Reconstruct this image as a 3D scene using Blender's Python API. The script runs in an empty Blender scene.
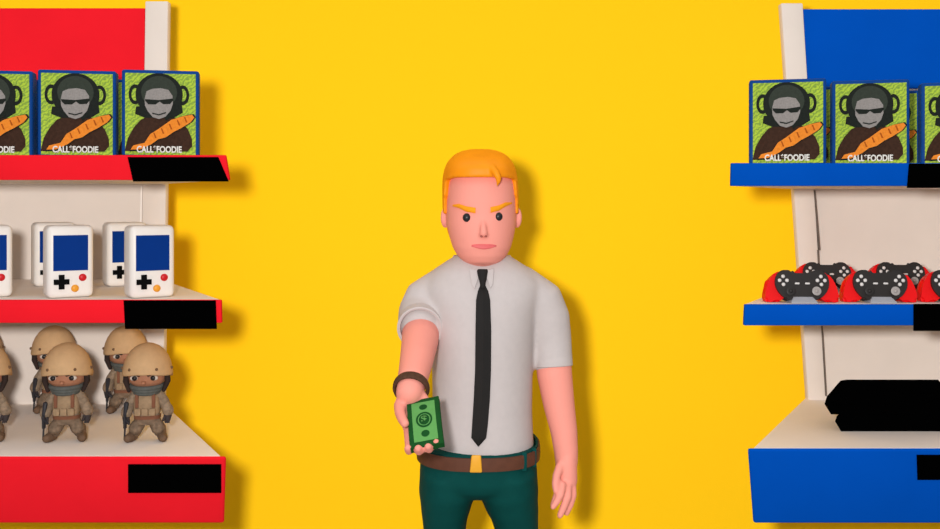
import bpy, bmesh, math, random
from mathutils import Vector, Matrix
C = bpy.context.scene.collection
SC = bpy.context.scene
PI = math.pi
# ------------------------------------------------------------ camera, world, light, exposure
F, HX, HY, ZC = 1000.0, 470.0, 200.0, 1.52        # focal length in pixels, principal point, eye height
cd = bpy.data.cameras.new('camera'); cam = bpy.data.objects.new('camera', cd); C.objects.link(cam)
cam.location = (0, 0, ZC); cam.rotation_euler = (PI/2, 0, 0)
cd.sensor_width = 36; cd.lens = 36*F/940; cd.shift_y = (HY-264.5)/940; cd.clip_start = .05
SC.camera = cam
w = bpy.data.worlds.new('studio'); SC.world = w; w.use_nodes = True
_wn = w.node_tree; _bg = _wn.nodes['Background']; _bg.inputs[1].default_value = 1.0
_tc = _wn.nodes.new('ShaderNodeTexCoord'); _sp = _wn.nodes.new('ShaderNodeSeparateXYZ'); _rp = _wn.nodes.new('ShaderNodeValToRGB')
_wn.links.new(_tc.outputs['Generated'], _sp.inputs[0]); _wn.links.new(_sp.outputs['Z'], _rp.inputs[0]); _wn.links.new(_rp.outputs[0], _bg.inputs[0])
_rp.color_ramp.elements[0].position = .0; _rp.color_ramp.elements[0].color = (.09, .09, .09, 1)      # a soft ceiling glow over a dim studio
_rp.color_ramp.elements[1].position = .9; _rp.color_ramp.elements[1].color = (1.0, 1.0, 1.01, 1)
ld = bpy.data.lights.new('key_lamp', 'POINT'); lamp = bpy.data.objects.new('key_lamp', ld); C.objects.link(lamp)
lamp.location = (-.165, 0, ZC+.09)
ld.energy = 1.0; ld.shadow_soft_size = .065; ld.color = (1, 1, 1)
ld.use_nodes = True
_nt = ld.node_tree; _em = [n for n in _nt.nodes if n.type == 'EMISSION'][0]
_lf = _nt.nodes.new('ShaderNodeLightFalloff'); _lf.inputs['Strength'].default_value = 28.9
_nt.links.new(_lf.outputs['Constant'], _em.inputs['Strength'])
vs = SC.view_settings
vs.view_transform = 'Standard'; vs.look = 'None'; vs.gamma = 1; vs.exposure = 0; vs.use_curve_mapping = False

# ------------------------------------------------------------ helpers
def P(px, py, d):
    return Vector(((px-HX)/F*d, d, ZC-(py-HY)/F*d))
def lin(c):
    return tuple((v/12.92 if v <= .04045 else ((v+.055)/1.055)**2.4) for v in [q/255 for q in c])
M = {}
def mat(name, rgb, rough=.7, spec=.15, noise=.04, scale=30, bump=0, metal=0):
    m = bpy.data.materials.new(name); m.use_nodes = True
    nt = m.node_tree; b = nt.nodes['Principled BSDF']
    b.inputs['Roughness'].default_value = rough
    b.inputs['Specular IOR Level'].default_value = spec
    b.inputs['Metallic'].default_value = metal
    c = lin(rgb)
    tc = nt.nodes.new('ShaderNodeTexCoord'); n = nt.nodes.new('ShaderNodeTexNoise'); r = nt.nodes.new('ShaderNodeValToRGB')
    n.inputs['Scale'].default_value = scale; n.inputs['Detail'].default_value = 3
    nt.links.new(tc.outputs['Object'], n.inputs['Vector']); nt.links.new(n.outputs[0], r.inputs[0])
    r.color_ramp.elements[0].position = .3; r.color_ramp.elements[1].position = .7
    r.color_ramp.elements[0].color = (*[v*(1-noise) for v in c], 1)
    r.color_ramp.elements[1].color = (*[min(1, v*(1+noise)) for v in c], 1)
    nt.links.new(r.outputs[0], b.inputs['Base Color'])
    if bump:
        bp = nt.nodes.new('ShaderNodeBump'); bp.inputs['Strength'].default_value = bump; bp.inputs['Distance'].default_value = .002
        nt.links.new(n.outputs[0], bp.inputs['Height']); nt.links.new(bp.outputs[0], b.inputs['Normal'])
    M[name] = m; return m
mat('yellow', (253, 199, 24), .9, 0, 0, 3)
mat('floor_grey', (150, 148, 146), .9, 0, .04, 3)
mat('beige_lit', (238, 226, 216), .75, .1, .025, 9)  # back panel beige made lighter, so light on the shelf tops is in the colour
mat('beige', (225, 211, 199), .75, .1, .025, 9)
mat('red', (234, 29, 41), .8, .02, .03, 8)
mat('blue', (0, 76, 176), .8, .02, .03, 8)
mat('black', (2, 2, 2), .95, 0, 0)
mat('seam', (110, 98, 90), .9, 0, .2, 40)
mat('seam_highlight', (244, 234, 226), .9, 0, .02, 40)  # highlight along the left unit's seam, painted as a pale colour
mat('case_blue', (4, 62, 132), .6, .1, .05)
mat('print_dark', (30, 34, 30), .8, .1, .15, 200)
mat('print_line', (52, 58, 50), .8, .1, .1, 200)
mat('print_grey', (140, 134, 130), .8, .1, .12, 250)
mat('print_brown', (58, 38, 28), .8, .1, .2, 160)
mat('print_orange', (224, 130, 42), .8, .1, .12, 160)
mat('print_crust', (160, 78, 20), .8, .1, .1, 160)
mat('print_white', (225, 222, 215), .8, .1, .05, 100)
mat('plastic_white', (230, 222, 214), .4, .25, .01)
mat('screen_blue', (4, 48, 122), .6, .04, .03)
mat('pad_black', (8, 8, 8), .7, .04, 0)
mat('button_red', (196, 20, 28), .4, .3, 0)
mat('button_orange', (226, 150, 40), .4, .3, 0)
mat('ctrl_red', (226, 8, 12), .5, .2, .02)
mat('ctrl_black', (42, 38, 36), .5, .25, .05)
mat('ctrl_white', (214, 208, 204), .4, .3, 0)
mat('ctrl_grey', (160, 152, 148), .4, .3, 0)
mat('stand_grey', (160, 160, 166), .4, .3, 0)
mat('helmet_tan', (196, 158, 116), .7, .15, .05, 60)
mat('rivet', (110, 82, 58), .6, .2, 0)
mat('toy_skin', (165, 112, 84), .6, .2, .04, 60)
mat('toy_hair', (50, 38, 34), .8, .1, .1)
mat('toy_eye', (205, 190, 175), .4, .3, 0)
mat('toy_pupil', (30, 22, 20), .4, .3, 0)
mat('scarf', (86, 88, 84), .8, .1, .15, 120)
mat('uniform', (134, 114, 94), .8, .1, .3, 110)
mat('vest', (150, 124, 96), .8, .1, .15, 90)
mat('strap_brown', (120, 78, 58), .8, .1, .1)
mat('toy_pants', (118, 98, 80), .8, .1, .3, 110)
mat('boot', (104, 80, 62), .7, .15, .15, 80)
mat('glove', (58, 50, 50), .7, .15, .1)
mat('gun', (40, 38, 42), .5, .3, .1)
mat('skin', (247, 158, 142), .55, .12, .02, 12)
mat('hair', (252, 150, 12), .5, .2, .05, 25)
mat('brow', (252, 160, 30), .6, .1, .05)
mat('lip', (232, 108, 108), .5, .2, .03)
mat('nostril', (170, 92, 84), .7, .1, .03)
mat('eye_black', (34, 34, 38), .35, .3, 0)
mat('shirt', (200, 190, 187), .85, .05, .02, 60)
mat('tie', (36, 34, 33), .7, .15, .05)
mat('trousers', (7, 68, 64), .8, .08, .05, 40)
mat('belt', (96, 58, 42), .6, .2, .08, 60)
mat('gold', (236, 168, 44), .45, .3, .02)
mat('bracelet', (84, 58, 44), .7, .1, .2, 150)
mat('note_dark', (20, 76, 32), .7, .1, .08, 90)
mat('note_edge', (26, 72, 34), .7, .1, .25, 400)
mat('note_light', (96, 160, 86), .7, .1, .05, 90)
mat('shoe', (40, 30, 26), .5, .3, .05)
# printed green pattern of the game covers
m = bpy.data.materials.new('print_green'); m.use_nodes = True; nt = m.node_tree; b = nt.nodes['Principled BSDF']
b.inputs['Roughness'].default_value = .7; b.inputs['Specular IOR Level'].default_value = .1
tc = nt.nodes.new('ShaderNodeTexCoord'); mp = nt.nodes.new('ShaderNodeMapping'); mp.inputs['Rotation'].default_value = (0, PI/4.5, 0)
wv = nt.nodes.new('ShaderNodeTexWave'); wv.bands_direction = 'Z'; wv.inputs['Scale'].default_value = 38; wv.inputs['Distortion'].default_value = 7
wv.inputs['Detail Scale'].default_value = 3
r = nt.nodes.new('ShaderNodeValToRGB'); r.color_ramp.elements[0].color = (*lin((122, 150, 62)), 1); r.color_ramp.elements[1].color = (*lin((172, 198, 62)), 1)
for a, c in ((tc.outputs['Object'], mp.inputs[0]), (mp.outputs[0], wv.inputs[0]), (wv.outputs[0], r.inputs[0]), (r.outputs[0], b.inputs['Base Color'])): nt.links.new(a, c)
M['print_green'] = m

ROOT = {}
def base_of(o):
    while o.parent: o = o.parent
    return o
def finish(name, me, mats, parent=None, world=False, smooth=False, auto=False):
    mats = [mats] if isinstance(mats, str) else mats
    for k in mats: me.materials.append(M[k])
    if world and parent:
        me.transform(Matrix.Translation(-base_of(parent).location))
    if smooth:
        for p in me.polygons: p.use_smooth = True
        if auto: me.set_sharp_from_angle(angle=math.radians(38))
    o = bpy.data.objects.new(name, me); C.objects.link(o)
    if parent: o.parent = parent
    return o
def obj(name, bm, mats, parent=None, world=False, smooth=False, auto=True):
    bmesh.ops.recalc_face_normals(bm, faces=bm.faces)
    me = bpy.data.meshes.new(name); bm.to_mesh(me); bm.free()
    return finish(name, me, mats, parent, world, smooth, auto)
def tag(o, label, cat, group=None):
    o['label'] = label; o['category'] = cat
    if group: o['group'] = group
    return o
def thing(name, label, cat, loc=(0, 0, 0), rz=0, group=None):
    o = bpy.data.objects.new(name, None); C.objects.link(o)
    o.location = loc; o.rotation_euler = (0, 0, rz); o.empty_display_size = .05
    return tag(o, label, cat, group)
def struct(o): o['kind'] = 'structure'; return o
def dup(root, loc, rz, label):
    r = root.copy(); C.objects.link(r); r.location = loc; r.rotation_euler = (0, 0, rz); r['label'] = label
    for ch in list(root.children):
        c = ch.copy(); C.objects.link(c); c.parent = r
        for g in list(ch.children):
            d = g.copy(); C.objects.link(d); d.parent = c
    return r
def BM(): return bmesh.new()
def hexa(bm, p, mi=0):            # 8 corners: bottom 4 ccw, top 4 ccw
    v = [bm.verts.new(q) for q in p]
    fs = []
    for f in ((3, 2, 1, 0), (4, 5, 6, 7), (0, 1, 5, 4), (1, 2, 6, 5), (2, 3, 7, 6), (3, 0, 4, 7)):
        fc = bm.faces.new([v[i] for i in f]); fc.material_index = mi; fs.append(fc)
    return v, fs
def box(bm, x0, x1, y0, y1, z0, z1, mi=0):
    return hexa(bm, [(x0, y0, z0), (x1, y0, z0), (x1, y1, z0), (x0, y1, z0), (x0, y0, z1), (x1, y0, z1), (x1, y1, z1), (x0, y1, z1)], mi)
def bev(bm, w, seg=2):
    bmesh.ops.bevel(bm, geom=list(bm.edges), offset=w, segments=seg, affect='EDGES', profile=.5)
def rbox(x0, x1, y0, y1, z0, z1, r, seg=3):
    bm = BM(); box(bm, x0, x1, y0, y1, z0, z1); bev(bm, r, seg); return bm
def loft(bm, rings, cap=True, mi=0):
    vs_ = [[bm.verts.new(p) for p in r] for r in rings]; n = len(vs_[0])
    for a, b_ in zip(vs_, vs_[1:]):
        for i in range(n):
            f = bm.faces.new((a[i], a[(i+1) % n], b_[(i+1) % n], b_[i])); f.material_index = mi
    if cap:
        for r in (vs_[0], vs_[-1]):
            c = bm.verts.new(sum((v.co for v in r), Vector())/n)
            for i in range(n):
                f = bm.faces.new((r[i], r[(i+1) % n], c)); f.material_index = mi
def ering(c, rx, ry, n=32, ex=2.0):
    out = []
    for i in range(n):
        t = 2*PI*i/n; ct, st = math.cos(t), math.sin(t)
        out.append(Vector(c)+Vector((rx*math.copysign(abs(ct)**(2/ex), ct), ry*math.copysign(abs(st)**(2/ex), st), 0)))
    return out
def tube(bm, pts, rad, n=20, flat=1.0, up=None, mi=0, round_ends=True):
    pts = [Vector(p) for p in pts]
    # round ends
    if round_ends:
        a = (pts[0]-pts[1]).normalized(); z = (pts[-1]-pts[-2]).normalized()
        ra, rz_ = rad[0], rad[-1]
        pre = [(pts[0]+a*ra*math.sin(t), ra*math.cos(t)) for t in (1.45, 1.1, .7, .35)]
        post = [(pts[-1]+z*rz_*math.sin(t), rz_*math.cos(t)) for t in (.35, .7, 1.1, 1.45)]
        pts = [p for p, _ in pre]+pts+[p for p, _ in post]; rad = [r_ for _, r_ in pre]+list(rad)+[r_ for _, r_ in post]
    t0 = (pts[1]-pts[0]).normalized()
    nrm = Vector(up) if up else (Vector((1, 0, 0)) if abs(t0.x) < .8 else Vector((0, 1, 0)))
    rings = []
    for i, p in enumerate(pts):
        t = (pts[min(i+1, len(pts)-1)]-pts[max(i-1, 0)]).normalized()
        nrm = (nrm-t*nrm.dot(t)).normalized(); bi = t.cross(nrm)
        rings.append([p+nrm*rad[i]*flat*math.cos(2*PI*k/n)+bi*rad[i]*math.sin(2*PI*k/n) for k in range(n)])
    loft(bm, rings, True, mi)
def ell(bm, c, rx, ry, rz, n=24, m_=14, rot=None, mi=0):
    rings = []
    R = rot or Matrix.Identity(3)
    for j in range(1, m_):
        ph = PI*j/m_
        rings.append([Vector(c)+R@Vector((rx*math.sin(ph)*math.cos(2*PI*k/n), ry*math.sin(ph)*math.sin(2*PI*k/n), -rz*math.cos(ph))) for k in range(n)])
    loft(bm, rings, True, mi)
def prism(bm, poly, y0, y1, mi=0):      # polygon in x,z extruded along y
    a = [bm.verts.new((x, y0, z)) for x, z in poly]; b_ = [bm.verts.new((x, y1, z)) for x, z in poly]; n = len(poly)
    f = bm.faces.new(a); f.material_index = mi; f = bm.faces.new(b_[::-1]); f.material_index = mi
    for i in range(n):
        f = bm.faces.new((a[i], b_[i], b_[(i+1) % n], a[(i+1) % n])); f.material_index = mi
def remesh(name, bm, mats, parent, voxel, smooth=4, fac=.5, world=True):
    bmesh.ops.recalc_face_normals(bm, faces=bm.faces)
    me = bpy.data.meshes.new(name+'_src'); bm.to_mesh(me); bm.free()
    o = bpy.data.objects.new(name+'_src', me); C.objects.link(o)
    r_ = o.modifiers.new('r', 'REMESH'); r_.mode = 'VOXEL'; r_.voxel_size = voxel
    if smooth:
        s = o.modifiers.new('s', 'SMOOTH'); s.factor = fac; s.iterations = smooth
    dg = bpy.context.evaluated_depsgraph_get()
    out = bpy.data.meshes.new_from_object(o.evaluated_get(dg)); out.name = name
    bpy.data.objects.remove(o); bpy.data.meshes.remove(me)
    out.materials.clear()
    return finish(name, out, mats, parent, world, True)
def text_mesh(body, width, height, extrude=.0004, bold=.0):
    cu = bpy.data.curves.new('t', 'FONT'); cu.body = body; cu.size = 1; cu.extrude = 0; cu.align_x = 'CENTER'; cu.offset = bold
    o = bpy.data.objects.new('t', cu); C.objects.link(o)
    me = bpy.data.meshes.new_from_object(o.evaluated_get(bpy.context.evaluated_depsgraph_get()))
    bpy.data.objects.remove(o)
    xs = [v.co.x for v in me.vertices]; ys = [v.co.y for v in me.vertices]
    sx = width/(max(xs)-min(xs)); sy = height/(max(ys)-min(ys)); cx = (max(xs)+min(xs))/2; cy = min(ys)
    bm = BM(); bm.from_mesh(me); bpy.data.meshes.remove(me)
    for v in bm.verts: v.co = Vector(((v.co.x-cx)*sx, 0, (v.co.y-cy)*sy))
    g = bmesh.ops.extrude_face_region(bm, geom=list(bm.faces))
    for v in g['geom']:
        if isinstance(v, bmesh.types.BMVert): v.co.y -= extrude
    return bm

# ------------------------------------------------------------ setting
WALL = 3.35
bm = BM(); box(bm, -6, 6, WALL, WALL+.1, 0, 4.2); struct(obj('wall_back', bm, 'yellow'))
bm = BM(); box(bm, -6, 6, -3, WALL+.1, -.1, 0); struct(obj('floor', bm, 'floor_grey'))

# ------------------------------------------------------------ display shelf units
DF, DB = 2.3, 2.9
def slab(bm, fx0, fx1, bx0, bx1, y_top, y_bot, dfr, dbk, mi=0):
    """horizontal board: pixel x ends at front and back, pixel y of its top and bottom at the front plane"""
    zt = ZC-(y_top-HY)/F*DF; zb = ZC-(y_bot-HY)/F*DF
    X = lambda px, d: (px-HX)/F*d
    p = [(X(fx0, dfr), dfr), (X(fx1, dfr), dfr), (X(bx1, dbk), dbk), (X(bx0, dbk), dbk)]
    return hexa(bm, [(x, y, zb) for x, y in p]+[(x, y, zt) for x, y in p])
def vplate(bm, quad, d0, d1):
    """upright plate: four pixel corners bl, br, tr, tl read at depth d0, made thick to d1 straight back"""
    a = [P(x, y, d0) for x, y in quad]; b_ = [v+Vector((0, d1-d0, 0)) for v in a]
    return hexa(bm, [a[0], a[1], b_[1], b_[0], a[3], a[2], b_[2], b_[3]])

def unit(side, label, col, S):
    u = thing('display_shelf', label, 'shelf', Vector((P(S['cx'], 0, DB).x, DB, P(0, 523, DF).z)))
    bm = BM(); vplate(bm, S['panel'], DB, DB+.015); obj('back_panel', bm, 'beige', u, True)
    bm = BM(); vplate(bm, S['post'], DB-.03, DB); bev(bm, .004, 2); po = obj('side_post', bm, 'beige', u, True, True)
    bm = BM()
    for (x0, y0), (x1, y1) in S['seam']: vplate(bm, [(x1-.8, y1), (x1+.8, y1), (x0+.8, y0), (x0-.8, y0)], DB-.031, DB-.001)
    obj('seam', bm, 'seam' if side == 'right' else 'seam_highlight', u, True)
    bm = BM(); vplate(bm, S['header'], DB-.022, DB); bev(bm, .003, 2); obj('header_panel', bm, col, u, True, True)
    for sh in S['shelves']:
        bm = BM(); slab(bm, *sh['fx'], *sh['bx'], sh['y'][0], sh['y'][1], DF+.012, DB)
        s = obj('shelf', bm, 'beige_lit', u, True)
        bm = BM(); vplate(bm, sh['band'], DF, DF+.012); bev(bm, .002, 2); obj('shelf_edge', bm, col, s, True, True)
        bm = BM(); vplate(bm, sh['label'], DF-.004, DF); l = obj('price_label', bm, 'black', s, True); l['label'] = 'plain black price label'
    bs = S['base']
    bm = BM(); slab(bm, *bs['fx'], *bs['bx'], bs['y'][0], bs['y'][0]+6, DF+.0145, DB); s = obj('base', bm, 'beige_lit', u, True)
    bm = BM(); slab(bm, bs['fx'][0]+bs['in'][0], bs['fx'][1]-bs['in'][1], *bs['bx'], bs['y'][0]+6, bs['y'][1]-3, DF+.062, DB); obj('plinth', bm, 'beige_lit', u, True)
    bm = BM(); v, fs = vplate(bm, bs['band'], DF, DF+.012)
    for q in v:
        if q.co.z < ZC-.65:                      # the panel leans back towards its foot
            k_ = (q.co.y+.05)/q.co.y; q.co.x *= k_; q.co.z = ZC+(q.co.z-ZC)*k_-.001; q.co.y += .05
    bev(bm, .006, 3); obj('front_panel', bm, col, s, True, True)
    bm = BM(); v, fs = vplate(bm, bs['label'], DF-.003, DF+.006); zt_ = P(0, bs['band'][2][1], DF).z
    for q in v:
        dy = (zt_-q.co.z)*.31; k_ = (q.co.y+dy)/q.co.y; q.co.x *= k_; q.co.z = ZC+(q.co.z-ZC)*k_; q.co.y += dy
    l = obj('price_label', bm, 'black', s, True); l['label'] = 'plain black price label'
    # wall brackets behind the back panel
    for px in S['brackets']:
        bm = BM(); x = P(px, 0, DB).x; box(bm, x-.03, x+.03, DB+.015, WALL, ZC-.55, ZC+.1)
        obj('wall_bracket', bm, 'beige', u, True)
    return u

XL = -170
unit('left', 'red-fronted display shelf with beige back panel, standing left of the man', 'red', dict(
    cx=0, brackets=(-90, 40),
    panel=[(XL, 430), (150, 430), (152, 12), (XL, 12)],
    post=[(139, 424), (163, 424), (168, 1), (145, 1)],
    seam=[((141.5, 186), (139.5, 300)), ((139.5, 328), (139, 396))],
    header=[(XL, 88), (144, 88), (145, 8), (XL, 8)],
    shelves=[dict(fx=(XL, 224), bx=(XL, 160), y=(155, 180), band=[(XL, 180), (229.5, 180), (225.5, 155), (XL, 155)],
                  label=[(133, 181.5), (228.5, 181.5), (218, 157), (127.5, 157)]),
             dict(fx=(XL, 219), bx=(XL, 160), y=(300, 323), band=[(XL, 323), (221.5, 323), (221, 300), (XL, 300)],
                  label=[(125, 329), (216.5, 329), (215.5, 300.5), (123.5, 300.5)])],
    base=dict(**{'in': (0, 12)}, fx=(XL, 220), bx=(XL, 164), y=(457.5, 522), band=[(XL, 523), (223.5, 523), (225.5, 457), (XL, 457)],
              label=[(128, 493), (221, 493), (221, 464.5), (128, 464.5)])))
XR = 1110
unit('right', 'blue-fronted display shelf with beige back panel, standing right of the man', 'blue', dict(
    cx=940, brackets=(900, 1040),
    panel=[(812, 430), (XR, 430), (XR, 12), (795, 12)],
    post=[(810, 424), (829, 424), (803, 3), (781, 3)],
    seam=[((814.5, 190), (819.5, 250)), ((818, 250), (820.5, 304)), ((822, 326), (826, 396))],
    header=[(808, 88), (XR, 88), (XR, 9), (803, 9)],
    shelves=[dict(fx=(734, XR), bx=(792, XR), y=(163, 186), band=[(731, 186), (XR, 186), (XR, 163), (731.5, 163)],
                  label=[(907.5, 188), (1000, 188), (1000, 163.5), (909.5, 163.5)]),
             dict(fx=(746, XR), bx=(800, XR), y=(304.5, 325.5), band=[(744, 325.5), (XR, 325.5), (XR, 304.5), (745, 304.5)],
                  label=[(914, 331), (1006, 331), (1006, 304), (914, 304)])],
    base=dict(**{'in': (12, 0)}, fx=(754, XR), bx=(806, XR), y=(449.5, 522), band=[(754, 523), (XR, 523), (XR, 449), (748.5, 449)],
              label=[(917.5, 480), (1008, 480), (1008, 455), (917, 455)])))

# ------------------------------------------------------------ game cases
ZT_L, ZM_L, ZB_L = (ZC-(y-HY)/F*DF for y in (155, 300, 457.5))
ZT_R, ZM_R, ZB_R = (ZC-(y-HY)/F*DF for y in (163, 304.5, 449.5))
def spot(px, d, z): return Vector(((px-HX)/F*d, d, z+.0005))
def make_case(label, loc, rz, group):
    t = thing('game_case', label, 'game case', loc, rz, group)
    W_, H_, T_ = .174, .2, .045
    bm = rbox(-W_/2, W_/2, 0, T_, 0, H_, .005, 3); obj('case', bm, 'case_blue', t, False, True)
    K = lambda x, y: ((x-232)*.000428, (492-y)*.000434)
    yy = [-.0008]
    def lay(bm, poly, mi, dep=.0005):
        prism(bm, [K(*q) for q in poly], yy[0]-dep, 0, mi); yy[0] -= dep
    def disc(cx, cy, rx, ry, n=20, rot=0):
        return [(cx+rx*math.cos(a)*math.cos(rot)-ry*math.sin(a)*math.sin(rot), cy+rx*math.cos(a)*math.sin(rot)+ry*math.sin(a)*math.cos(rot)) for a in [2*PI*k/n for k in range(n)]]
    bm = BM(); lay(bm, [(48, 488), (418, 488), (418, 50), (48, 50)], 0)
    # plain seated figure in headphones holding a long loaf (generic print)
    for cx in (100, 350):     # headphone cushions as rings
        o_, i_ = disc(cx, 165, 34, 54, 24), disc(cx, 165, 19, 34, 24)
        y0 = yy[0]-.0005
        for k in range(24):
            q = [K(*o_[k]), K(*o_[(k+1) % 24]), K(*i_[(k+1) % 24]), K(*i_[k])]
            prism(bm, q, y0, 0, 1)
        yy[0] = y0
    lay(bm, [(46, 470), (62, 400), (95, 340), (130, 300), (180, 278), (290, 278), (340, 305), (378, 350), (398, 400), (400, 440), (375, 470)], 4)
    lay(bm, [(105, 230), (100, 270), (150, 290), (300, 290), (350, 260), (345, 215)], 1)
    lay(bm, disc(226, 165, 124, 116, 30), 1)
    lay(bm, disc(226, 152, 94, 88, 30), 2)
    lay(bm, [(150, 190), (160, 148), (190, 134), (235, 130), (275, 138), (296, 170), (298, 212), (286, 250), (258, 284), (225, 296), (192, 286), (166, 254), (152, 225)], 3)
    lay(bm, [(152, 190), (225, 194), (298, 184), (300, 194), (284, 214), (248, 216), (228, 202), (208, 218), (170, 218), (153, 200)], 1)
    lay(bm, [(190, 262), (225, 270), (262, 258), (262, 264), (225, 277), (190, 269)], 1)
    lay(bm, [(252, 286), (296, 268), (300, 276), (262, 304)], 1)
    loaf = [(78, 462), (92, 440), (150, 425), (180, 378), (220, 352), (290, 300), (350, 280), (400, 270), (412, 285), (392, 312), (340, 345), (300, 366), (262, 394), (222, 405), (186, 432), (130, 460)]
    lay(bm, [(x+(x-245)*.04+1, y+(y-368)*.07+3) for x, y in loaf], 1)
    lay(bm, loaf, 5)
    for x, y in ((200, 382), (240, 358), (282, 334), (324, 312), (362, 296)):
        lay(bm, [(x-5, y-12), (x+2, y-12), (x+14, y+16), (x+6, y+18)], 6, .0002)
    a = obj('cover_print', bm, ['print_green', 'print_dark', 'print_line', 'print_grey', 'print_brown', 'print_orange', 'print_crust'], t)
    bm = text_mesh('CALL*FOODIE', .101, .0165, bold=.035)
    x, z = K(228, 478)
    for v in bm.verts: v.co += Vector((x, yy[0]-.0002, z))
    obj('title', bm, 'print_white', a)
    return t
gl, gr_ = 'game cases on the top red shelf', 'game cases on the top blue shelf'
case = make_case('blue game case with skull-grey face cover, front row, above the black label on the red shelf', spot(160.5, 2.34, ZT_L), .2, gl)
case['label'] = 'blue game case directly above the black label of the top red shelf, front row'
for px, d, lab in ((77, 2.34, 'blue game case standing second from the right in front row on red shelf'),
                   (-7, 2.34, 'blue game case cut by the left edge of the photo, front row on red shelf'),
                   (151, 2.53, 'blue game case behind the front one nearest the right end of the red shelf'),
                   (72.5, 2.53, 'blue game case mostly hidden behind the second front case on the red shelf')):
    dup(case, spot(px, d, ZT_L), .2, lab)
c2 = dup(case, spot(787.5, 2.36, ZT_R), -.24, 'blue game case at the left end of the top blue shelf, front row'); c2['group'] = gr_
for px, d, lab in ((870.5, 2.38, 'blue game case second from the left end of the blue shelf, front row'),
                   (960, 2.42, 'blue game case cut by the right edge of the photo on the blue shelf'),
                   (798, 2.53, 'blue game case hidden behind the first front case on the blue shelf, narrow strip showing'),
                   (884, 2.62, 'blue game case hidden behind the second front case on the blue shelf, dark side showing')):
    dup(c2, spot(px, d, ZT_R), -.24, lab)

# ------------------------------------------------------------ handheld consoles
def make_handheld(label, loc, rz, group):
    t = thing('handheld_console', label, 'game console', loc, rz, group)
    w_, h_, d_ = .104, .17, .07
    bm = rbox(-w_/2, w_/2, 0, d_, 0, h_, .013, 5); obj('casing', bm, 'plastic_white', t, False, True)
    bm = BM(); box(bm, -.039, .038, -.0012, .003, .064, .147); obj('screen', bm, 'screen_blue', t)
    bm = BM(); a, l, cx, cz = .0062, .017, -.021, .038
    prism(bm, [(cx-l, cz-a), (cx-a, cz-a), (cx-a, cz-l), (cx+a, cz-l), (cx+a, cz-a), (cx+l, cz-a), (cx+l, cz+a), (cx+a, cz+a), (cx+a, cz+l), (cx-a, cz+l), (cx-a, cz+a), (cx-l, cz+a)], -.004, .003)
    obj('direction_pad', bm, 'pad_black', t)
    for x, z, m_ in ((.026, .047, 'button_red'), (.009, .022, 'button_orange')):
        bm = BM(); ell(bm, (x, .0, z), .0088, .0045, .0088); o = obj('button', bm, m_, t, False, True); o['label'] = 'round red button' if 'red' in m_ else 'round orange button'
    return t
g = 'handheld consoles on the middle red shelf'
h0 = make_handheld('white handheld console at the right end of the middle red shelf, front row', spot(153, 2.345, ZM_L), .56, g)
for px, d, lab in ((71, 2.345, 'white handheld console second from the right in the front row, middle red shelf'),
                   (-11, 2.345, 'white handheld console cut by the left edge of the photo, middle red shelf'),
                   (127.5, 2.66, 'white handheld console behind the one at the right end of the middle red shelf'),
                   (55.5, 2.66, 'white handheld console behind the second front console, middle red shelf')):
    dup(h0, spot(px, d, ZM_L), .56, lab)

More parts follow.
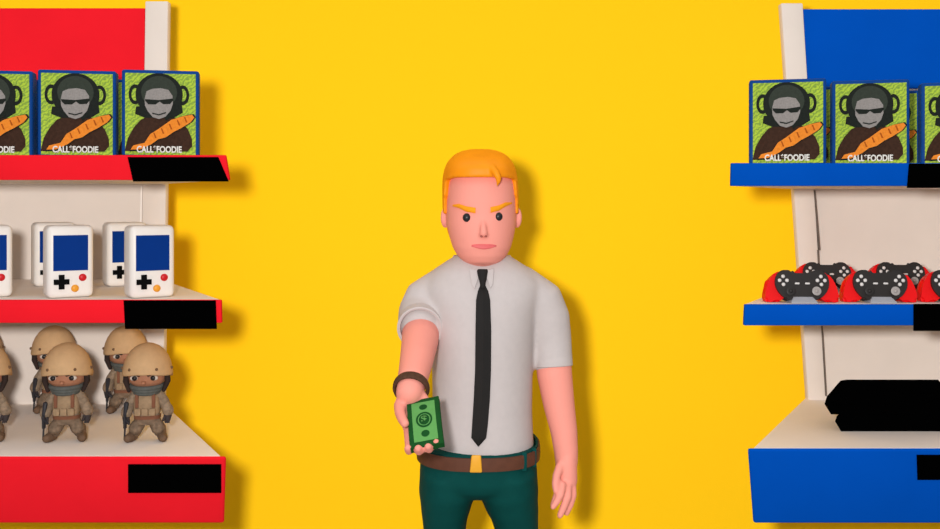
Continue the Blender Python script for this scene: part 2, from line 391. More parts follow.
# ------------------------------------------------------------ toy soldiers
U = .00246
def S3(x, y, z): return Vector((x*U, y*U, z*U))
def make_soldier(label, loc, rz, group):
    t = thing('toy_soldier', label, 'toy figure', loc, rz, group)
    # uniform : torso, arms
    bm = BM()
    loft(bm, [ering(S3(0, 0, z), rx*U, ry*U, 24, 2.4) for z, rx, ry in ((22, 12, 9), (25, 12.5, 9.5), (32, 11, 8.5), (42, 12.5, 9), (49, 12, 8), (52, 7, 6))])
    tube(bm, [S3(-11, 0, 46), S3(-16.5, 0, 38), S3(-19, -3, 29)], [5.4*U, 5.2*U, 4.8*U])
    tube(bm, [S3(11, 0, 46), S3(16.5, 0, 38), S3(19.5, -1, 30)], [5.4*U, 5.2*U, 4.8*U])
    tube(bm, [S3(-19.2, -2.6, 30.5), S3(-19.6, -3.4, 28.5)], [5.6*U, 5.6*U]); tube(bm, [S3(19.6, -.8, 31.5), S3(20.2, -1, 29.5)], [5.6*U, 5.6*U])
    remesh('jacket', bm, 'uniform', t, .0015, 2, world=False)
    bm = BM()
    loft(bm, [ering(S3(0, 0, z), rx*U, ry*U, 24, 2.4) for z, rx, ry in ((17, 12, 9), (24, 12.5, 9.5))])
    for s in (-1, 1):
        tube(bm, [S3(s*6.5, 0, 21), S3(s*8.8, -1, 15), S3(s*11.5, 0, 9)], [6.4*U, 6.1*U, 5.4*U])
        tube(bm, [S3(s*10, -1.5, 14.5), S3(s*10.8, -2.5, 13)], [6.8*U, 6.8*U])
    remesh('trousers', bm, 'toy_pants', t, .0015, 2, world=False)
    for s in (-1, 1):
        bm = BM(); tube(bm, [S3(s*13, 1, 12), S3(s*13.5, 0, 7), S3(s*14, 0, 4.4)], [5*U, 5*U, 4.6*U]); tube(bm, [S3(s*14, 2, 4.2), S3(s*16, -6, 4.2), S3(s*17, -9, 4)], [4.6*U, 4.8*U, 4*U])
        for v in bm.verts: v.co.z = max(v.co.z, 0)
        remesh('boot', bm, 'boot', t, .0014, 2, world=False)
        bm = BM(); q = S3(s*20, -3 if s < 0 else -1, 25)
        tube(bm, [q+S3(0, 0, 3), q, q+S3(0, -1, -4)], [3.6*U, 4*U, 3*U]); tube(bm, [q+S3(-s*2, -3, 0), q+S3(-s*3.5, -4, -4)], [1.5*U, 1.3*U], 10)
        for k in range(3): tube(bm, [q+S3(-1.6+1.6*k, -1.5, -3), q+S3(-1.6+1.6*k, -3, -6.5)], [1.1*U, .9*U], 8)
        obj('glove', bm, 'glove', t, False, True, False)
    # head
    bm = BM(); ell(bm, S3(0, 0, 66), 18.5*U, 17.5*U, 15.5*U); tube(bm, [S3(0, 0, 46), S3(0, 0, 56)], [6*U, 6*U])
    ell(bm, S3(0, -18, 60.5), 2.2*U, 2.4*U, 2*U)
    for s in (-1, 1): ell(bm, S3(s*19, 1, 62), 3*U, 3*U, 5*U)
    hd = remesh('head', bm, 'toy_skin', t, .0016, 2, world=False)
    for s in (-1, 1):
        bm = BM(); ell(bm, S3(s*9.6, -15.6, 65), 4*U, 2.2*U, 2.6*U, 16, 10); e = obj('eye', bm, 'toy_eye', hd, False, True, False)
        bm = BM(); ell(bm, S3(s*8.9, -17, 65), 2.6*U, 1.5*U, 2.4*U, 16, 10); obj('pupil', bm, 'toy_pupil', hd, False, True, False)
        bm = BM(); tube(bm, [S3(s*4.5, -18.2, 67.8), S3(s*9, -17.4, 69.6), S3(s*14, -14.6, 69.6)], [1.1*U, 1.3*U, .8*U], 8); obj('eyebrow', bm, 'toy_hair', hd, False, True, False)
        bm = BM(); tube(bm, [S3(s*19.5, -3, 68), S3(s*20.3, -3, 60), S3(s*17, -5, 51)], [3.2*U, 3*U, 2*U], 12); obj('hair', bm, 'toy_hair', t, False, True, False)
    # scarf
    bm = BM()
    for zz, rr in ((52.5, 13.2), (55.3, 14.6), (49.8, 11.5)):
        pts = [S3(rr*math.cos(a), -2+rr*.95*math.sin(a), zz+(1.5 if math.sin(a) > 0 else -.8*math.sin(-a))) for a in [2*PI*k/28 for k in range(28)]]
        rings = []
        for k, p in enumerate(pts):
            tan = (pts[(k+1) % 28]-pts[k-1]).normalized(); n1 = Vector((0, 0, 1)); n2 = tan.cross(n1)
            rings.append([p+n1*2.3*U*math.cos(b)+n2*2.3*U*math.sin(b) for b in [2*PI*j/10 for j in range(10)]])
        loft(bm, rings+[rings[0]], False)
    obj('scarf', bm, 'scarf', t, False, True, False)
    # helmet
    bm = BM(); rings = []
    n = 40
    for zf, rf in ((0, .90), (0, 1.0), (.06, 1.015), (.2, .985), (.4, .93), (.6, .82), (.78, .66), (.9, .47), (.97, .26), (1.0, .08)):
        r_ = []
        for k in range(n):
            a = 2*PI*k/n; low = 69.8-3.2*max(0, abs(math.cos(a))-.35)/.65+(-3 if math.sin(a) > .3 else 0)
            z = low+(98.5-low)*zf
            r_.append(S3(24.2*rf*math.cos(a), 1+25.5*rf*math.sin(a), z-.8))
        rings.append(r_)
    loft(bm, rings); hm = obj('helmet', bm, 'helmet_tan', t, False, True, False)
    for x, y, z in ((-13, -20.2, 74), (13, -20.2, 74), (-24, -2, 73), (24, -2, 73)):
        bm = BM(); ell(bm, S3(x, y, z), 1.5*U, 1.5*U, 1.5*U, 12, 8); obj('rivet', bm, 'rivet', hm, False, True, False)
    # vest, pouches, straps
    bm = BM(); loft(bm, [ering(S3(0, -.3, z), rx*U, ry*U, 24, 3) for z, rx, ry in ((28, 12.6, 10), (30, 13, 10.6), (43, 12.6, 10.6), (48, 10, 9))])
    v_ = obj('vest', bm, 'vest', t, False, True)
    for x in (-7, 0, 7):
        bm = rbox((x-3)*U, (x+3)*U, -13.2*U, -9.5*U, 27*U, 34*U, .8*U, 2); obj('pouch', bm, 'vest', v_, False, True)
    for x in (-8, 8):
        bm = rbox((x-1.6)*U, (x+1.6)*U, -11.6*U, -9*U, 34.5*U, 49*U, .5*U, 2); obj('strap', bm, 'strap_brown', v_, False, True)
    bm = BM(); loft(bm, [ering(S3(0, 0, z), rx*U, ry*U, 24, 2.4) for z, rx, ry in ((22.5, 13, 10), (26, 13, 10))]); obj('belt', bm, 'strap_brown', t, False, True)
    # rifle, pointing down beside the leg
    g_ = BM()
    box(g_, -21.5*U, -18.5*U, -9.5*U, -6*U, 14*U, 30*U); bev(g_, .5*U, 1)
    tube(g_, [S3(-20, -8, 15), S3(-20.5, -8.4, 3)], [1*U, .9*U], 8)
    tube(g_, [S3(-20, -8, 28), S3(-19, -6.5, 38)], [1.9*U, 2.4*U], 8)
    tube(g_, [S3(-20, -9, 24), S3(-15.5, -12, 20)], [1.3*U, 1.5*U], 8)
    tube(g_, [S3(-20, -10.6, 16), S3(-20, -10.6, 26)], [1*U, 1*U], 8)
    obj('rifle', g_, 'gun', t, False, True)
    return t
g = 'toy soldiers on the base of the red shelf'
s0 = make_soldier('toy soldier in tan helmet at the right end of the red base, front row', spot(147.5, 2.463, ZB_L), .1, g)
for px, d, lab, rz in ((67, 2.463, 'toy soldier second from the right in the front row on the red base', .12),
                   (-15, 2.463, 'front-row toy soldier cut by the left edge of the photo, red base', .12),
                   (126, 2.80, 'toy soldier half hidden behind the front soldier at the right end', .32),
                   (54, 2.80, 'toy soldier behind the second front soldier, left shoulder and rifle showing', .32),
                   (-20, 2.80, 'back-row toy soldier cut by the left edge of the photo, red base', .32)):
    dup(s0, spot(px, d, ZB_L), rz, lab)

# ------------------------------------------------------------ game controllers
def make_controller(label, loc, rz, group):
    t = thing('game_controller', label, 'game controller', loc, rz, group)
    k = .00236
    T = Matrix.Translation((0, .008, -.002)) @ Matrix.Rotation(-.22, 4, 'X')
    def add(name, bm, mt, smooth=True, auto=True, par=t):
        bm.transform(T)
        for v in bm.verts: v.co.z = max(v.co.z, .0008)
        return obj(name, bm, mt, par, False, smooth, auto)
    def sm(poly, it=2):
        for _ in range(it):
            poly = [q for a, b_ in zip(poly, poly[1:]+poly[:1]) for q in ((a[0]*.75+b_[0]*.25, a[1]*.75+b_[1]*.25), (a[0]*.25+b_[0]*.75, a[1]*.25+b_[1]*.75))]
        return poly
    half = [(0, 29), (9, 30), (22, 33), (31, 25), (35.5, 13), (36.5, 2), (33, 0), (24, 0), (17, 6), (10, 9), (0, 9)]
    poly = sm(half+[(-x, z) for x, z in half[-2:0:-1]])
    bm = BM(); prism(bm, [(x*k, z*k) for x, z in poly], -.004, .03)
    e = [e_ for e_ in bm.edges if abs(e_.verts[0].co.y-e_.verts[1].co.y) < 1e-6]
    bmesh.ops.bevel(bm, geom=e, offset=.006, segments=3, affect='EDGES', clamp_overlap=True)
    for s in (-1, 1): tube(bm, [(s*29*k, .012, 19*k), (s*30*k, .012, 12*k), (s*30*k, .012, 7*k)], [.014, .015, .013], 16)
    shell = add('shell', bm, 'ctrl_red')
    half = [(0, 29.5), (8, 29.5), (12, 32.5), (20, 33), (26, 26), (26.5, 16), (21, 7), (14, 2.5), (0, 2)]
    poly = sm(half+[(-x, z) for x, z in half[-2:0:-1]])
    bm = BM(); prism(bm, [(x*k, z*k) for x, z in poly], -.012, .02)
    e = [e_ for e_ in bm.edges if e_.verts[0].co.y < 0 and e_.verts[1].co.y < 0]
    bmesh.ops.bevel(bm, geom=e, offset=.003, segments=3, affect='EDGES')
    pl = add('face_plate', bm, 'ctrl_black')
    for s in (-1, 1):
        for dx, dz in ((-3.6, 0), (3.6, 0), (0, 4), (0, -4)):
            bm = BM(); ell(bm, ((s*18.5+dx)*k, -.013, (22+dz)*k), 1.9*k, .003, 1.9*k, 12, 8); add('button', bm, 'ctrl_white', True, False, pl)
        bm = rbox((s*5-2.4)*k, (s*5+2.4)*k, -.0145, -.01, 18*k, 20*k, .8*k, 2); add('menu_button', bm, 'ctrl_white', True, True, pl)
        bm = BM(); tube(bm, [(s*12.5*k, -.010, 11*k), (s*12.5*k, -.020, 11*k)], [2.4*k, 2.4*k], 14); rr = [ering((0, 0, 0), 4.4*k, 4.4*k, 20)]
        rings = []
        for y, r_ in ((-.018, 3.2), (-.020, 4.3), (-.0225, 4.4), (-.0235, 3.4), (-.0225, 1.5)):
            rings.append([Vector((s*12.5*k+r_*k*math.cos(a), y, 11*k+r_*k*math.sin(a))) for a in [2*PI*j/20 for j in range(20)]])
        loft(bm, rings); o = add('thumb_stick', bm, 'ctrl_grey' if s > 0 else 'ctrl_black', True, True, pl)
        if s > 0: o['label'] = 'light grey thumb stick'
    bm = BM()
    f_ = [(-.030, -.014), (.030, -.014), (.030, .06), (-.030, .06)]; g2 = [(-.020, .002), (.020, .002), (.020, .045), (-.020, .045)]
    loft(bm, [[Vector((x, y, 0)) for x, y in f_], [Vector((x, y, .003)) for x, y in f_], [Vector((x, y, .016)) for x, y in g2]])
    obj('stand', bm, 'stand_grey', t)
    return t
g = 'game controllers on the middle blue shelf'
k0 = make_controller('red and black game controller at the left end of middle blue shelf, front row', spot(803, 2.335, ZM_R), -.05, g)
for px, d, lab in ((881.5, 2.335, 'red and black game controller second from the left in the front row, blue shelf'),
                   (960, 2.335, 'red and black game controller cut by the right edge of the photo, blue shelf'),
                   (828, 2.63, 'red and black game controller behind the front one at the left end, blue shelf'),
                   (902, 2.63, 'red and black game controller behind the second front controller, blue shelf')):
    dup(k0, spot(px, d, ZM_R), -.05, lab)

# ------------------------------------------------------------ black boxes on the blue base
def faceted(name, label, pts_left, xr, d, depth, group):
    """pts_left: pixel outline of the left side read at depth d, bottom to top; mirrored about pixel xr"""
    L = [P(x, y, d) for x, y in pts_left]; cx = P(xr, 0, d).x; z0 = min(v.z for v in L)
    t_loc = Vector((cx, d, z0))
    out = [(v.x-cx, v.z-z0) for v in L]; poly = out+[(-x, z) for x, z in out[::-1]]
    bm = BM(); w_ = max(x for x, z in poly); kx = 1-.95*depth*(.42)/w_; h_ = max(z for x, z in poly)
    loft(bm, [[Vector((x, 0, z)) for x, z in poly], [Vector((x*kx, depth, z*(1-depth*.2/h_))) for x, z in poly]])
    o = obj(name, bm, 'black'); o.location = t_loc; tag(o, label, 'box', group); return o
dl = (ZC-ZB_R)/(431.5-HY)*F
lo = faceted('black_box', 'lower of two plain black faceted boxes stacked on the blue base', [(841, 431.5), (835, 421.5), (839.5, 414.6)], 892, dl, .13, 'stacked black boxes')
lo.location.z = ZB_R+.0005
faceted('black_box', 'larger black faceted box with pointed ends, resting on top of the lower black one', [(831, 414.4), (824.5, 404), (846, 379.6)], 892, dl-.005, .14, 'stacked black boxes')

# ------------------------------------------------------------ the man
D0 = 2.42
man = thing('person', 'person with orange hair in white shirt, black tie and green trousers, holding out money', 'person', Vector((P(479, 0, D0).x, D0, 0)))
q = D0/F
def lerp(tab, x):
    for a, b_ in zip(tab, tab[1:]):
        if a[0] <= x <= b_[0]:
            t = (x-a[0])/(b_[0]-a[0]); t2 = t
            return [a[i]+(b_[i]-a[i])*t2 for i in range(1, len(a))]
    return list((tab[0] if x < tab[0][0] else tab[-1])[1:])
# head profile: y px, cx px, half width px, front depth, back depth, exponent
HEAD = [(151, 481, 8, 2.40, 2.45, 2), (155, 481, 20, 2.37, 2.48, 2), (162, 481, 28, 2.335, 2.505, 2.1), (172, 481, 32.5, 2.315, 2.52, 2.2), (185, 481, 34.5, 2.305, 2.53, 2.3),
        (200, 481, 35, 2.302, 2.53, 2.35), (213, 481, 35, 2.302, 2.525, 2.35), (225, 481.2, 34.2, 2.300, 2.51, 2.3), (236, 481.4, 31.8, 2.300, 2.49, 2.3), (246, 481.6, 28.8, 2.302, 2.47, 2.3),
        (254, 481.8, 24.5, 2.308, 2.455, 2.3), (260, 482, 19, 2.318, 2.44, 2.2), (264, 482, 12, 2.335, 2.42, 2), (266, 482, 5, 2.35, 2.40, 2)]
def head_ring(y, n=48, grow=0.0):
    cx, hw, f_, b_, ex = lerp(HEAD, y); dc = (f_+b_)/2
    c = P(cx, y, D0); return ering((c.x, dc, c.z), hw*q+grow, (b_-f_)/2+grow, n, ex)
def face_d(px, y):        # depth of the face surface at a pixel
    cx, hw, f_, b_, ex = lerp(HEAD, y); dc = (f_+b_)/2; ry = (b_-f_)/2
    u_ = min(.98, abs((px-cx)*.96/hw)); return dc-ry*(1-u_**ex)**(1/ex)
def FP(px, py, off=0):    # point on the face seen at this pixel (profile rows are read at D0)
    d = 2.31
    for _ in range(4):
        d = face_d(px, HY+(py-HY)*d/D0)
    return P(px, py, d-off)
body = BM()
loft(body, [head_ring(y) for y in [151, 153, 155, 158, 162, 167, 172, 178, 185, 192, 200, 206, 213, 219, 225, 231, 236, 241, 246, 250, 254, 257, 260, 262, 264, 266]])
tube(body, [P(482, 240, 2.45), P(482, 262, 2.44), P(482, 290, 2.44)], [.058, .056, .07], 28)
for x, t_ in ((445.2, .3), (517.2, -.3)):
    ell(body, P(x, 217.5, 2.43), .009, .020, .026, 20, 12, Matrix.Rotation(-t_*1.2, 3, 'Z'))
# nose
tube(body, [FP(483, 220, -.004), FP(483.3, 227, .003), FP(483.6, 233.5, .007)], [.0045, .0072, .0092], 14)
for s in (-1, 1): ell(body, FP(483.5+s*2.4, 234.5, .002), .0055, .008, .006, 12, 8)
# torso inside the shirt, hips
loft(body, [ering(P(482, y, D0)+Vector((0, 0, 0)), hw*q, ry, 32, 2.3) for y, hw, ry in ((275, 36, .07), (290, 50, .09), (310, 50, .1), (350, 46, .11), (420, 45, .11), (460, 50, .115), (474, 46, .10))])
for x0, x1, x2 in ((449, 446, 442), (510, 515, 520)):
    tube(body, [P(x0, 485, D0), P(x1, 540, D0), P(x1, 660, D0-.01), P(x2, 800, D0)], [.055, .045, .04, .03], 20)
# viewer-right arm, hanging
tube(body, [P(530, 306, D0), P(547, 324, D0), P(553, 350, D0), P(554.5, 375, D0-.01), P(559, 405, D0-.02), P(564, 432, D0-.03), P(566, 452, D0-.035), P(566.5, 462, D0-.035)],
     [.036, .040, .0425, .0425, .0375, .032, .0285, .027], 24, up=(1, 0, 0))
hd_ = D0-.04
tube(body, [P(566.5, 458, hd_), P(566, 470, hd_), P(566.5, 482, hd_-.003), P(566.5, 489, hd_-.006)], [.026, .029, .028, .022], 20, flat=.92, up=(1, 0, 0))
for pts, r_ in (([(572, 484, -.012), (573, 495, -.02), (570, 505, -.028), (566.5, 513, -.034)], .0088),
                ([(567.5, 486, -.026), (567.5, 497, -.036), (563.5, 507, -.043), (560, 515.5, -.047)], .0092),
                ([(562, 485, -.038), (560.5, 495, -.05), (556.5, 502, -.055), (553, 507, -.058)], .0086),
                ([(560, 484, .012), (557, 494, .008), (554.5, 501, 0), (552.5, 506, -.008)], .0078),
                ([(560, 466, -.02), (556.5, 476, -.034), (555.5, 484, -.044), (556, 491, -.05)], .0092)):
    ps = [P(x, y, hd_+dz) for x, y, dz in pts]; tube(body, ps, [r_*1.15, r_*1.08, r_, r_*.82], 12)
# viewer-left arm, reaching forward
tube(body, [P(436, 306, D0), P(424, 316, D0), P(421, 327, 2.38), P(420, 341, 2.30), P(416.5, 361, 2.22), P(412.5, 380, 2.155), P(409.5, 393, 2.125)],
     [.036, .042, .0455, .0425, .0375, .0325, .029], 24, up=(1, 0, 0))
# hand under the notes: frame u = towards the fingers, v = to the viewer's right, n = palm normal
A_, B_, C_, D_ = P(407, 397, 2.125), P(438.5, 401, 2.10), P(446, 449, 1.985), P(408, 442.5, 2.01)      # corners of the stack
nu = ((D_+C_)/2-(A_+B_)/2).normalized(); nv = (B_-A_); nv = (nv-nu*nv.dot(nu)).normalized(); nn = nu.cross(nv).normalized()
if nn.y > 0: nn = -nn
W0 = P(409.5, 392, 2.135)
def H(u_, v_, n_): return W0+nu*u_+nv*v_+nn*n_
pb = BM(); rings = []
for u_, c_, hw, th, nz in ((-.012, .0, .027, .022, 0), (.01, .004, .032, .020, -.010), (.035, .010, .038, .015, -.021), (.062, .014, .041, .013, -.023), (.082, .016, .039, .011, -.024)):
    rings.append([H(u_, c_+hw*math.copysign(abs(math.cos(a))**.8, math.cos(a)), nz+th*math.copysign(abs(math.sin(a))**.8, math.sin(a))) for a in [2*PI*k/24 for k in range(24)]])
loft(body, rings)
for k, (v0, ln, r_) in enumerate(((-.012, .074, .0098), (.0085, .080, .0102), (.0290, .080, .0098), (.048, .072, .0088))):
    v1 = v0+(.0 if k < 3 else -.002)
    tube(body, [H(.078, v0, -.026), H(.078+ln*.5, v1, -.027), H(.078+ln*.88, v1, -.024), H(.078+ln*1.04, v1, -.014), H(.078+ln*1.09, v1, -.002)], [r_*1.05, r_, r_*.96, r_*.88, r_*.78], 14)
tube(body, [H(.004, -.010, -.012), H(.030, -.023, -.008), H(.058, -.023, .000), H(.084, -.018, .006), H(.102, -.013, .010)], [.019, .0145, .0115, .0105, .0090], 16)
bd = remesh('body', body, 'skin', man, .0032, 5, .5)
# money
nb = thing('banknote_stack', 'thick stack of green banknotes resting in the outstretched hand', 'money', (A_+B_+C_+D_)/4)
Wd, Ln, Th = .068, .136, .013
ctr = (A_+B_+C_+D_)/4
R3 = Matrix((nv, -nu, nn)).transposed()       # x across, y towards the wrist, z off the palm
if R3.determinant() < 0: R3 = Matrix((-nv, -nu, nn)).transposed()
nb.rotation_euler = R3.to_euler(); 
def NB(name, bm, mt, par=nb, smooth=False): return obj(name, bm, mt, par, False, smooth)
bm = BM()
for i in range(8):
    j = random.Random(i).uniform(-.0008, .0008); z = -Th/2+i*Th/8
    n = 10; rings = []
    for s_ in range(n+1):
        y = -Ln/2+Ln*s_/n; bow = -.006*((2*s_/n-1)**2)
        rings.append([Vector((x*Wd/2+j, y, z+bow+dz)) for x, dz in ((-1, 0), (1, 0), (1, Th/8*.86), (-1, Th/8*.86))])
    loft(bm, rings)
NB('notes', bm, 'note_dark')
def on(x, y, up=.0): return Vector((x, y, Th/2-Th/8*.14-.006*((2*y/Ln)**2)+up))
def patch(bm, x0, x1, y0, y1, n, up, mi=0):
    rings = []
    for s_ in range(n+1):
        y = y0+(y1-y0)*s_/n
        rings.append([on(x0, y, up-.0006), on(x1, y, up-.0006), on(x1, y, up), on(x0, y, up)])
    loft(bm, rings, True, mi)
bm = BM(); patch(bm, -Wd*.36, Wd*.36, -Ln*.41, Ln*.41, 10, .0006)
pr = NB('printed_panel', bm, 'note_light')
bm = BM()
def flat_disc(cx, cy, rx, ry, up, n=28, hole=0):
    o_ = [on(cx+rx*math.cos(a), cy+ry*math.sin(a), up) for a in [2*PI*k/n for k in range(n)]]
    if hole:
        i_ = [on(cx+rx*hole*math.cos(a), cy+ry*hole*math.sin(a), up) for a in [2*PI*k/n for k in range(n)]]
        lo_ = [v-Vector((0, 0, .0004)) for v in o_]; li_ = [v-Vector((0, 0, .0004)) for v in i_]
        loft(bm, [lo_, o_, i_, li_, lo_], False)
    else: loft(bm, [[v-Vector((0, 0, .0004)) for v in o_], o_])
flat_disc(0, 0, .017, .022, .0010, hole=.78)
flat_disc(0, .038, .0085, .0085, .0010); flat_disc(0, -.038, .0085, .0085, .0010)
flat_disc(0, 0, .011, .015, .0010)
NB('medallion', bm, 'note_dark', pr)
tb = text_mesh('$', .012, .022, bold=.02)
for v in tb.verts: v.co = on(v.co.x, v.co.z-.011, .0014)+Vector((0, 0, -v.co.y))
NB('dollar_sign', tb, 'note_light', pr)
# bracelet
bm = BM(); bc = P(411.2, 388, 2.14); ax = (P(409.5, 393, 2.125)-P(416.5, 361, 2.22)).normalized()
n1 = ax.cross(Vector((1, 0, 0))).normalized(); n2 = ax.cross(n1)
rings = []
for k in range(36):
    a = 2*PI*k/36; dr = n1*math.cos(a)+n2*math.sin(a)
    rings.append([bc+dr*(.0355+.0045*math.cos(b))+ax*.011*math.sin(b) for b in [2*PI*j/12 for j in range(12)]])
loft(bm, rings+[rings[0]], False); obj('bracelet', bm, 'bracelet', man, True, True, False)
# face
for x, y in ((466.9, 217.6), (498.3, 216.6)):
    bm = BM(); ell(bm, FP(x, y, -.002), .0100, .007, .0104); obj('eye', bm, 'eye_black', bd, True, True, False)
for pts in (((452.5, 205.5), (459, 206), (466, 209), (475.5, 210.5)), ((512, 203), (505.5, 204.5), (499, 208), (490.5, 210))):
    bm = BM(); rings = []
    hs = (.0020, .0052, .0064, .0066)
    for i, (x, y) in enumerate(pts):
        for s_ in ([0] if i == 0 else [-.5, 0] if i < 3 else [-.5, 0, .12]):
            pass
    for i in range(13):
        f_ = i/12*3; a = min(2, int(f_)); t = f_-a
        x = pts[a][0]+(pts[a+1][0]-pts[a][0])*t; y = pts[a][1]+(pts[a+1][1]-pts[a][1])*t; h_ = hs[a]+(hs[a+1]-hs[a])*t
        c = FP(x, y, .001); rings.append([c+Vector((0, -.004*math.cos(b), h_*math.sin(b))) for b in [2*PI*j/12 for j in range(12)]])
    loft(bm, rings); obj('eyebrow', bm, 'brow', bd, True, True, True)
bm = BM(); rings = []
for i in range(17):
    t = i/16; x = 471.5+25*t; h_ = .0062*math.sin(PI*(.06+.88*t))**.7
    y = 246.3-.8*math.cos(2*PI*t)*.6
    c = FP(x, y, .0)
    rings.append([c+Vector((0, -.004*math.sin(PI*(.1+.8*t))*(1-.55*math.exp(-(math.sin(b)*3)**2))*max(0, math.cos(b)) + .004*(math.cos(b) < 0), h_*math.sin(b))) for b in [2*PI*j/16 for j in range(16)]])
loft(bm, rings); obj('mouth', bm, 'lip', bd, True, True, False)
for s in (-1, 1):
    bm = BM(); ell(bm, FP(483.6+s*2.2, 236.2, .0115), .0030, .0030, .0026, 12, 8); obj('nostril', bm, 'nostril', bd, True, True, False)
# hair: shell over the skull with fringe, sideburns and a forelock
hb = BM()
HAIR = [(149.5, 480, 10), (151, 480, 18), (154, 480, 24.5), (158, 480, 29), (163, 480, 33), (170, 480, 35.8), (178, 480, 37.4), (190, 480.3, 38), (205, 480.5, 38), (222, 481, 37), (240, 481, 33)]
rings = []; n = 96
def hair_low(a):          # px row of the lower hair edge for an angle (0 = viewer right, -90 = face)
    s_ = math.sin(a); c_ = math.cos(a)
    if s_ > -.12: return 236 if s_ > .25 else 214
    f_ = abs(c_)
    if f_ > .955: return 214
    if f_ > .90: return 197
    return 178.5+(f_**6)*4
rows = 26
for j in range(rows+1):
    r_ = []
    for k in range(n):
        a = 2*PI*k/n-PI; low = hair_low(a); y = 149.5+(low-149.5)*(j/rows)
        cx, hw = lerp(HAIR, y); hw_m = hw*q
        fr = 2.292+.10*max(0, (172-y)/22)**2.2 ; bk = 2.555-.12*max(0, (172-y)/22)**2.2-.05*max(0, (y-205)/35)
        dc = (fr+bk)/2; ry = (bk-fr)/2
        ca, sa = math.cos(a), math.sin(a); ex = 2.5
        c = P(cx, y, D0)
        r_.append(Vector((c.x+hw_m*math.copysign(abs(ca)**(2/ex), ca), dc+ry*math.copysign(abs(sa)**(2/ex), sa), c.z)))
    rings.append(r_)
inner = []
for p in rings[-1]:
    c = Vector((P(481, 200, D0).x, 2.42, p.z+.004)); inner.append(c+(p-c)*.80)
loft(hb, rings+[inner])
tube(hb, [P(492, 168, 2.30), P(496, 173, 2.288), P(498.4, 178, 2.285), P(498.6, 182, 2.286), P(496.8, 186, 2.289)], [.009, .009, .0075, .0055, .002], 12)
remesh('hair', hb, 'hair', bd, .0034, 5, .5)
# shirt
TOR = [(254, 25, .064), (258, 31, .072), (263, 39, .082), (269, 48, .093), (276, 55, .102), (285, 60, .112), (295, 60, .12), (310, 55, .128), (335, 51.5, .134), (370, 50, .134), (410, 49.5, .134), (440, 51, .138), (462, 52.5, .138)]
def tor(y): return lerp([(a, b_, c_) for a, b_, c_ in TOR], y)
sb = BM(); rings = []
for y in [254, 256, 258]+list(range(261, 463, 4)):
    hw, ry = tor(y); c = P(482.3, y, D0); rings.append(ering(c, hw*q, ry, 48, 2.25))
loft(sb, rings)
tube(sb, [P(502, 298, D0), P(526, 293, D0), P(540, 303, D0), P(547.5, 319, D0), P(551.5, 342, D0), P(553, 360, D0-.004)], [.066, .064, .060, .055, .049, .047], 28, up=(0, 1, 0))
tube(sb, [P(462, 298, D0), P(440, 293, D0), P(427, 302, D0-.005), P(422, 313, 2.405), P(420.5, 322, 2.365)], [.066, .063, .0605, .0575, .054], 28, up=(0, 1, 0))
# trim the round sleeve ends flat by open cuffs
shirt = remesh('shirt', sb, 'shirt', man, .0045, 26, .5)
def cuff(p0, p1, r0, r1):
    bm = BM(); ax = (p1-p0).normalized(); n1 = ax.cross(Vector((0, 1, 0))).normalized() if abs(ax.y) < .9 else ax.cross(Vector((1, 0, 0))).normalized(); n2 = ax.cross(n1)
    rings = []
    for p, r_ in ((p0, r0-.006), (p0, r0), ((p0+p1)/2, (r0+r1)/2+.0005), (p1, r1), (p1+ax*.0015, r1-.003), (p1, r1-.007), (p0, r0-.008)):
        rings.append([p+(n1*math.cos(a)+n2*math.sin(a))*r_ for a in [2*PI*k/40 for k in range(40)]])
    loft(bm, rings, False); obj('sleeve_cuff', bm, 'shirt', shirt, True, True, True)
cuff(P(552.2, 346, D0), P(553.5, 366, D0-.006), .0455, .0465)
cuff(P(420.9, 317, 2.40), P(419.8, 328.5, 2.325), .0505, .053)
def front(z):   # front depth of shirt at height z
    y = HY+(ZC-z)/D0*F; return D0-tor(y)[1]
def SP(px, py, off=0, cx=482.3):
    d = 2.3
    for _ in range(5):
        z = ZC-(py-HY)/F*d; y = HY+(ZC-z)/D0*F; hw, ry = tor(y)
        x_ = (px-HX)/F*d-(cx-HX)/F*D0; u_ = min(.95, abs(x_)/(hw*q)); d = D0-ry*(1-u_**2.25)**(1/2.25)
    return P(px, py, d-off)
# collar
bm = BM(); rings = []
for k in range(48):
    a = 2*PI*k/48; dz = -.030*max(0, -math.sin(a))**1.5
    c = P(482, 257, D0); o_ = Vector((.066*math.cos(a), .064*math.sin(a)-.002, 0))
    top = c+o_+Vector((0, 0, .004+dz)); bot = c+o_*1.22+Vector((0, -.004, -.020+dz))
    rings.append([bot, top+o_*.05, top, c+o_*1.05+Vector((0, 0, -.020+dz))])
loft(bm, rings+[rings[0]], False); obj('collar', bm, 'shirt', shirt, True, True)
for tri in ([(469, 268), (481, 271), (474.5, 289), (471.5, 284)], [(484.5, 271), (494, 268), (493, 284), (490.5, 288.5)]):
    bm = BM(); a = [SP(x, y, .010 if i in (0, 1) else .007) for i, (x, y) in enumerate(tri)]
    b_ = [p+Vector((0, .007, 0)) for p in a]
    va = [bm.verts.new(p) for p in a]; vb = [bm.verts.new(p) for p in b_]; bm.faces.new(va); bm.faces.new(vb[::-1])
    for i in range(4): bm.faces.new((va[i], vb[i], vb[(i+1) % 4], va[(i+1) % 4]))
    bev(bm, .0012, 2); obj('collar_point', bm, 'shirt', shirt, True, True)
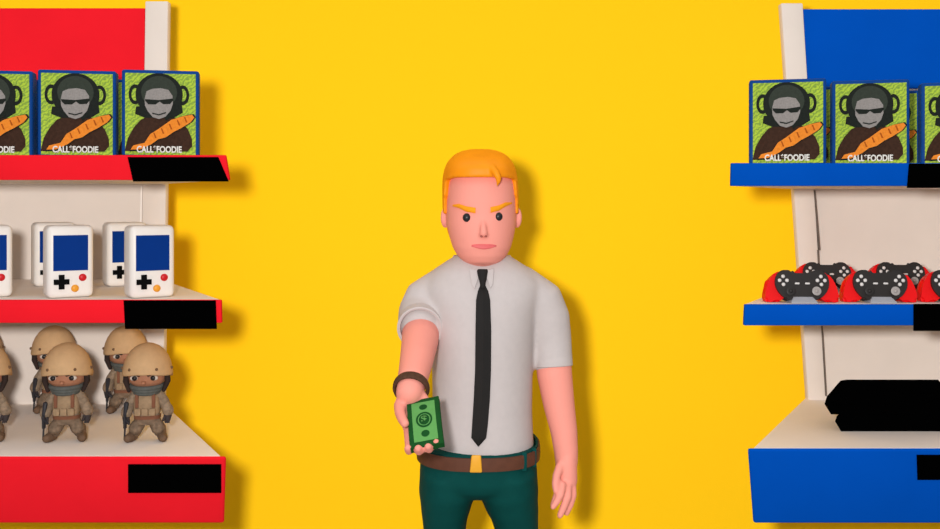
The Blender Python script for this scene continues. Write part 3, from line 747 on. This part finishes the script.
# tie
bm = BM(); rows_ = [(285, 480.2, 485.2), (291, 477.8, 488.2), (300, 476, 490.2), (330, 475.4, 491.2), (370, 475, 491), (400, 473.6, 489.8), (425, 472, 487.8), (438, 471.2, 486.2), (446.5, 478, 478.8)]
rings = []
for i in range(len(rows_)-1):
    for t in ([0, .25, .5, .75] if i < len(rows_)-2 else [0, .5, 1]):
        y, l, r_ = [rows_[i][k]+(rows_[i+1][k]-rows_[i][k])*t for k in range(3)]
        rings.append([SP(l, y, .005), SP(l+(r_-l)*.5, y, .0105), SP(r_, y, .005), SP(r_, y, -.001), SP(l, y, -.001)])
loft(bm, rings); t_ = obj('tie', bm, 'tie', man, True, True)
bm = BM(); rings = []
for y, l, r_ in ((269, 478, 487), (271, 476.8, 488), (276, 477.8, 487.2), (283, 479.8, 485.6), (288, 480.4, 485)):
    rings.append([SP((l+r_)/2+(r_-l)/2*math.cos(a), y, .011+.008*math.sin(a)) for a in [2*PI*k/16 for k in range(16)]])
loft(bm, rings); obj('knot', bm, 'tie', t_, True, True)
# trousers
tb_ = BM()
HIP = [(440, 56, .142), (450, 57.5, .144), (462, 58, .145), (472, 58.5, .144), (479, 58, .136), (484, 54, .12), (489, 44, .095)]
loft(tb_, [ering(P(478.3, y, D0), hw*q, ry, 48, 2.4) for y, hw, ry in HIP ])
for L in ([(449, 465, 28.5, .139), (448.5, 488, 29.5, .131), (447, 497, 26.5, .121), (446, 506, 24.8, .112), (445, 516, 22.6, .1), (444.7, 530, 20.8, .09), (444, 600, 20, .082), (443, 700, 19.5, .075), (442, 808, 20.5, .07)],
          [(507, 465, 29.5, .139), (507, 488, 31, .131), (509.5, 497, 28, .121), (511.5, 506, 26.6, .112), (514.3, 516, 23.6, .1), (516.5, 530, 21.5, .09), (518, 600, 20.5, .082), (519, 700, 20, .075), (520, 808, 21, .07)]):
    loft(tb_, [ering(P(x, y, D0), hw*q, ry, 36, 2.3) for x, y, hw, ry in L])
tr = remesh('trousers', tb_, 'trousers', man, .005, 12, .5)
def hip_ring(off, y, n=64, cx=478.3, hw=59): return ering(P(cx, y, D0), hw*q+off, .146+off, n, 2.4)
zt = P(0, 443.0, D0).z; zb = P(0, 450.2, D0).z
def setz(r_, z): return [Vector((p.x, p.y, z+(.004*(1 if p.y > D0 else 0)))) for p in r_]
bm = BM(); r_ = [setz(hip_ring(o_, 450), z) for o_, z in ((-.004, P(0, 440.8, D0).z), (.001, P(0, 440.8, D0).z), (.001, P(0, 446, D0).z), (-.004, P(0, 446, D0).z))]
loft(bm, r_, False); obj('waistband', bm, 'trousers', tr, True, True)
z1, z0 = P(0, 442.4, D0).z, P(0, 455.6, D0).z
bm = BM(); r_ = [setz(hip_ring(o_, 450), z) for o_, z in ((-.003, z1), (.0055, z1-.001), (.0065, (z1+z0)/2), (.0055, z0+.001), (-.003, z0))]
loft(bm, r_, False); bl = obj('belt', bm, 'belt', man, True, True)
df = D0-.153
bm = BM(); a = [P(469.6, 473, df-.004), P(482.2, 473, df-.004), P(481, 455.5, df-.004), P(471.5, 455.5, df-.004)]; b_ = [p+Vector((0, .007, 0)) for p in a]
hexa(bm, [a[0], a[1], b_[1], b_[0], a[3], a[2], b_[2], b_[3]]); bev(bm, .003, 3); o = obj('buckle', bm, 'gold', bl, True, True); o['label'] = 'gold buckle plate'
for px in (523.5, 534):
    x = (px-478.3)*q*.96; u_ = min(.97, abs(x)/(59*q)); d = D0-(.146+.008)*(1-u_**2.4)**(1/2.4)
    c = Vector((P(478.3, 0, D0).x+x, d, 0)); bm = BM(); box(bm, c.x-.006, c.x+.006, c.y-.003, c.y+.012, z0-.006, z1+.006); bev(bm, .002, 2); obj('belt_loop', bm, 'trousers', tr, True, True)
for px in (442, 520):
    bm = BM(); c = P(px, 800, D0); X, = (c.x,)
    rings = [ering((X, y, .045), rx, .001, 20) for y, rx in ()]
    tube(bm, [(X, D0+.05, .05), (X, D0, .055), (X, D0-.09, .042), (X, D0-.15, .036)], [.045, .047, .046, .036], 20)
    for v in bm.verts: v.co.z = max(v.co.z, 0.001)
    obj('shoe', bm, 'shoe', man, True, True)
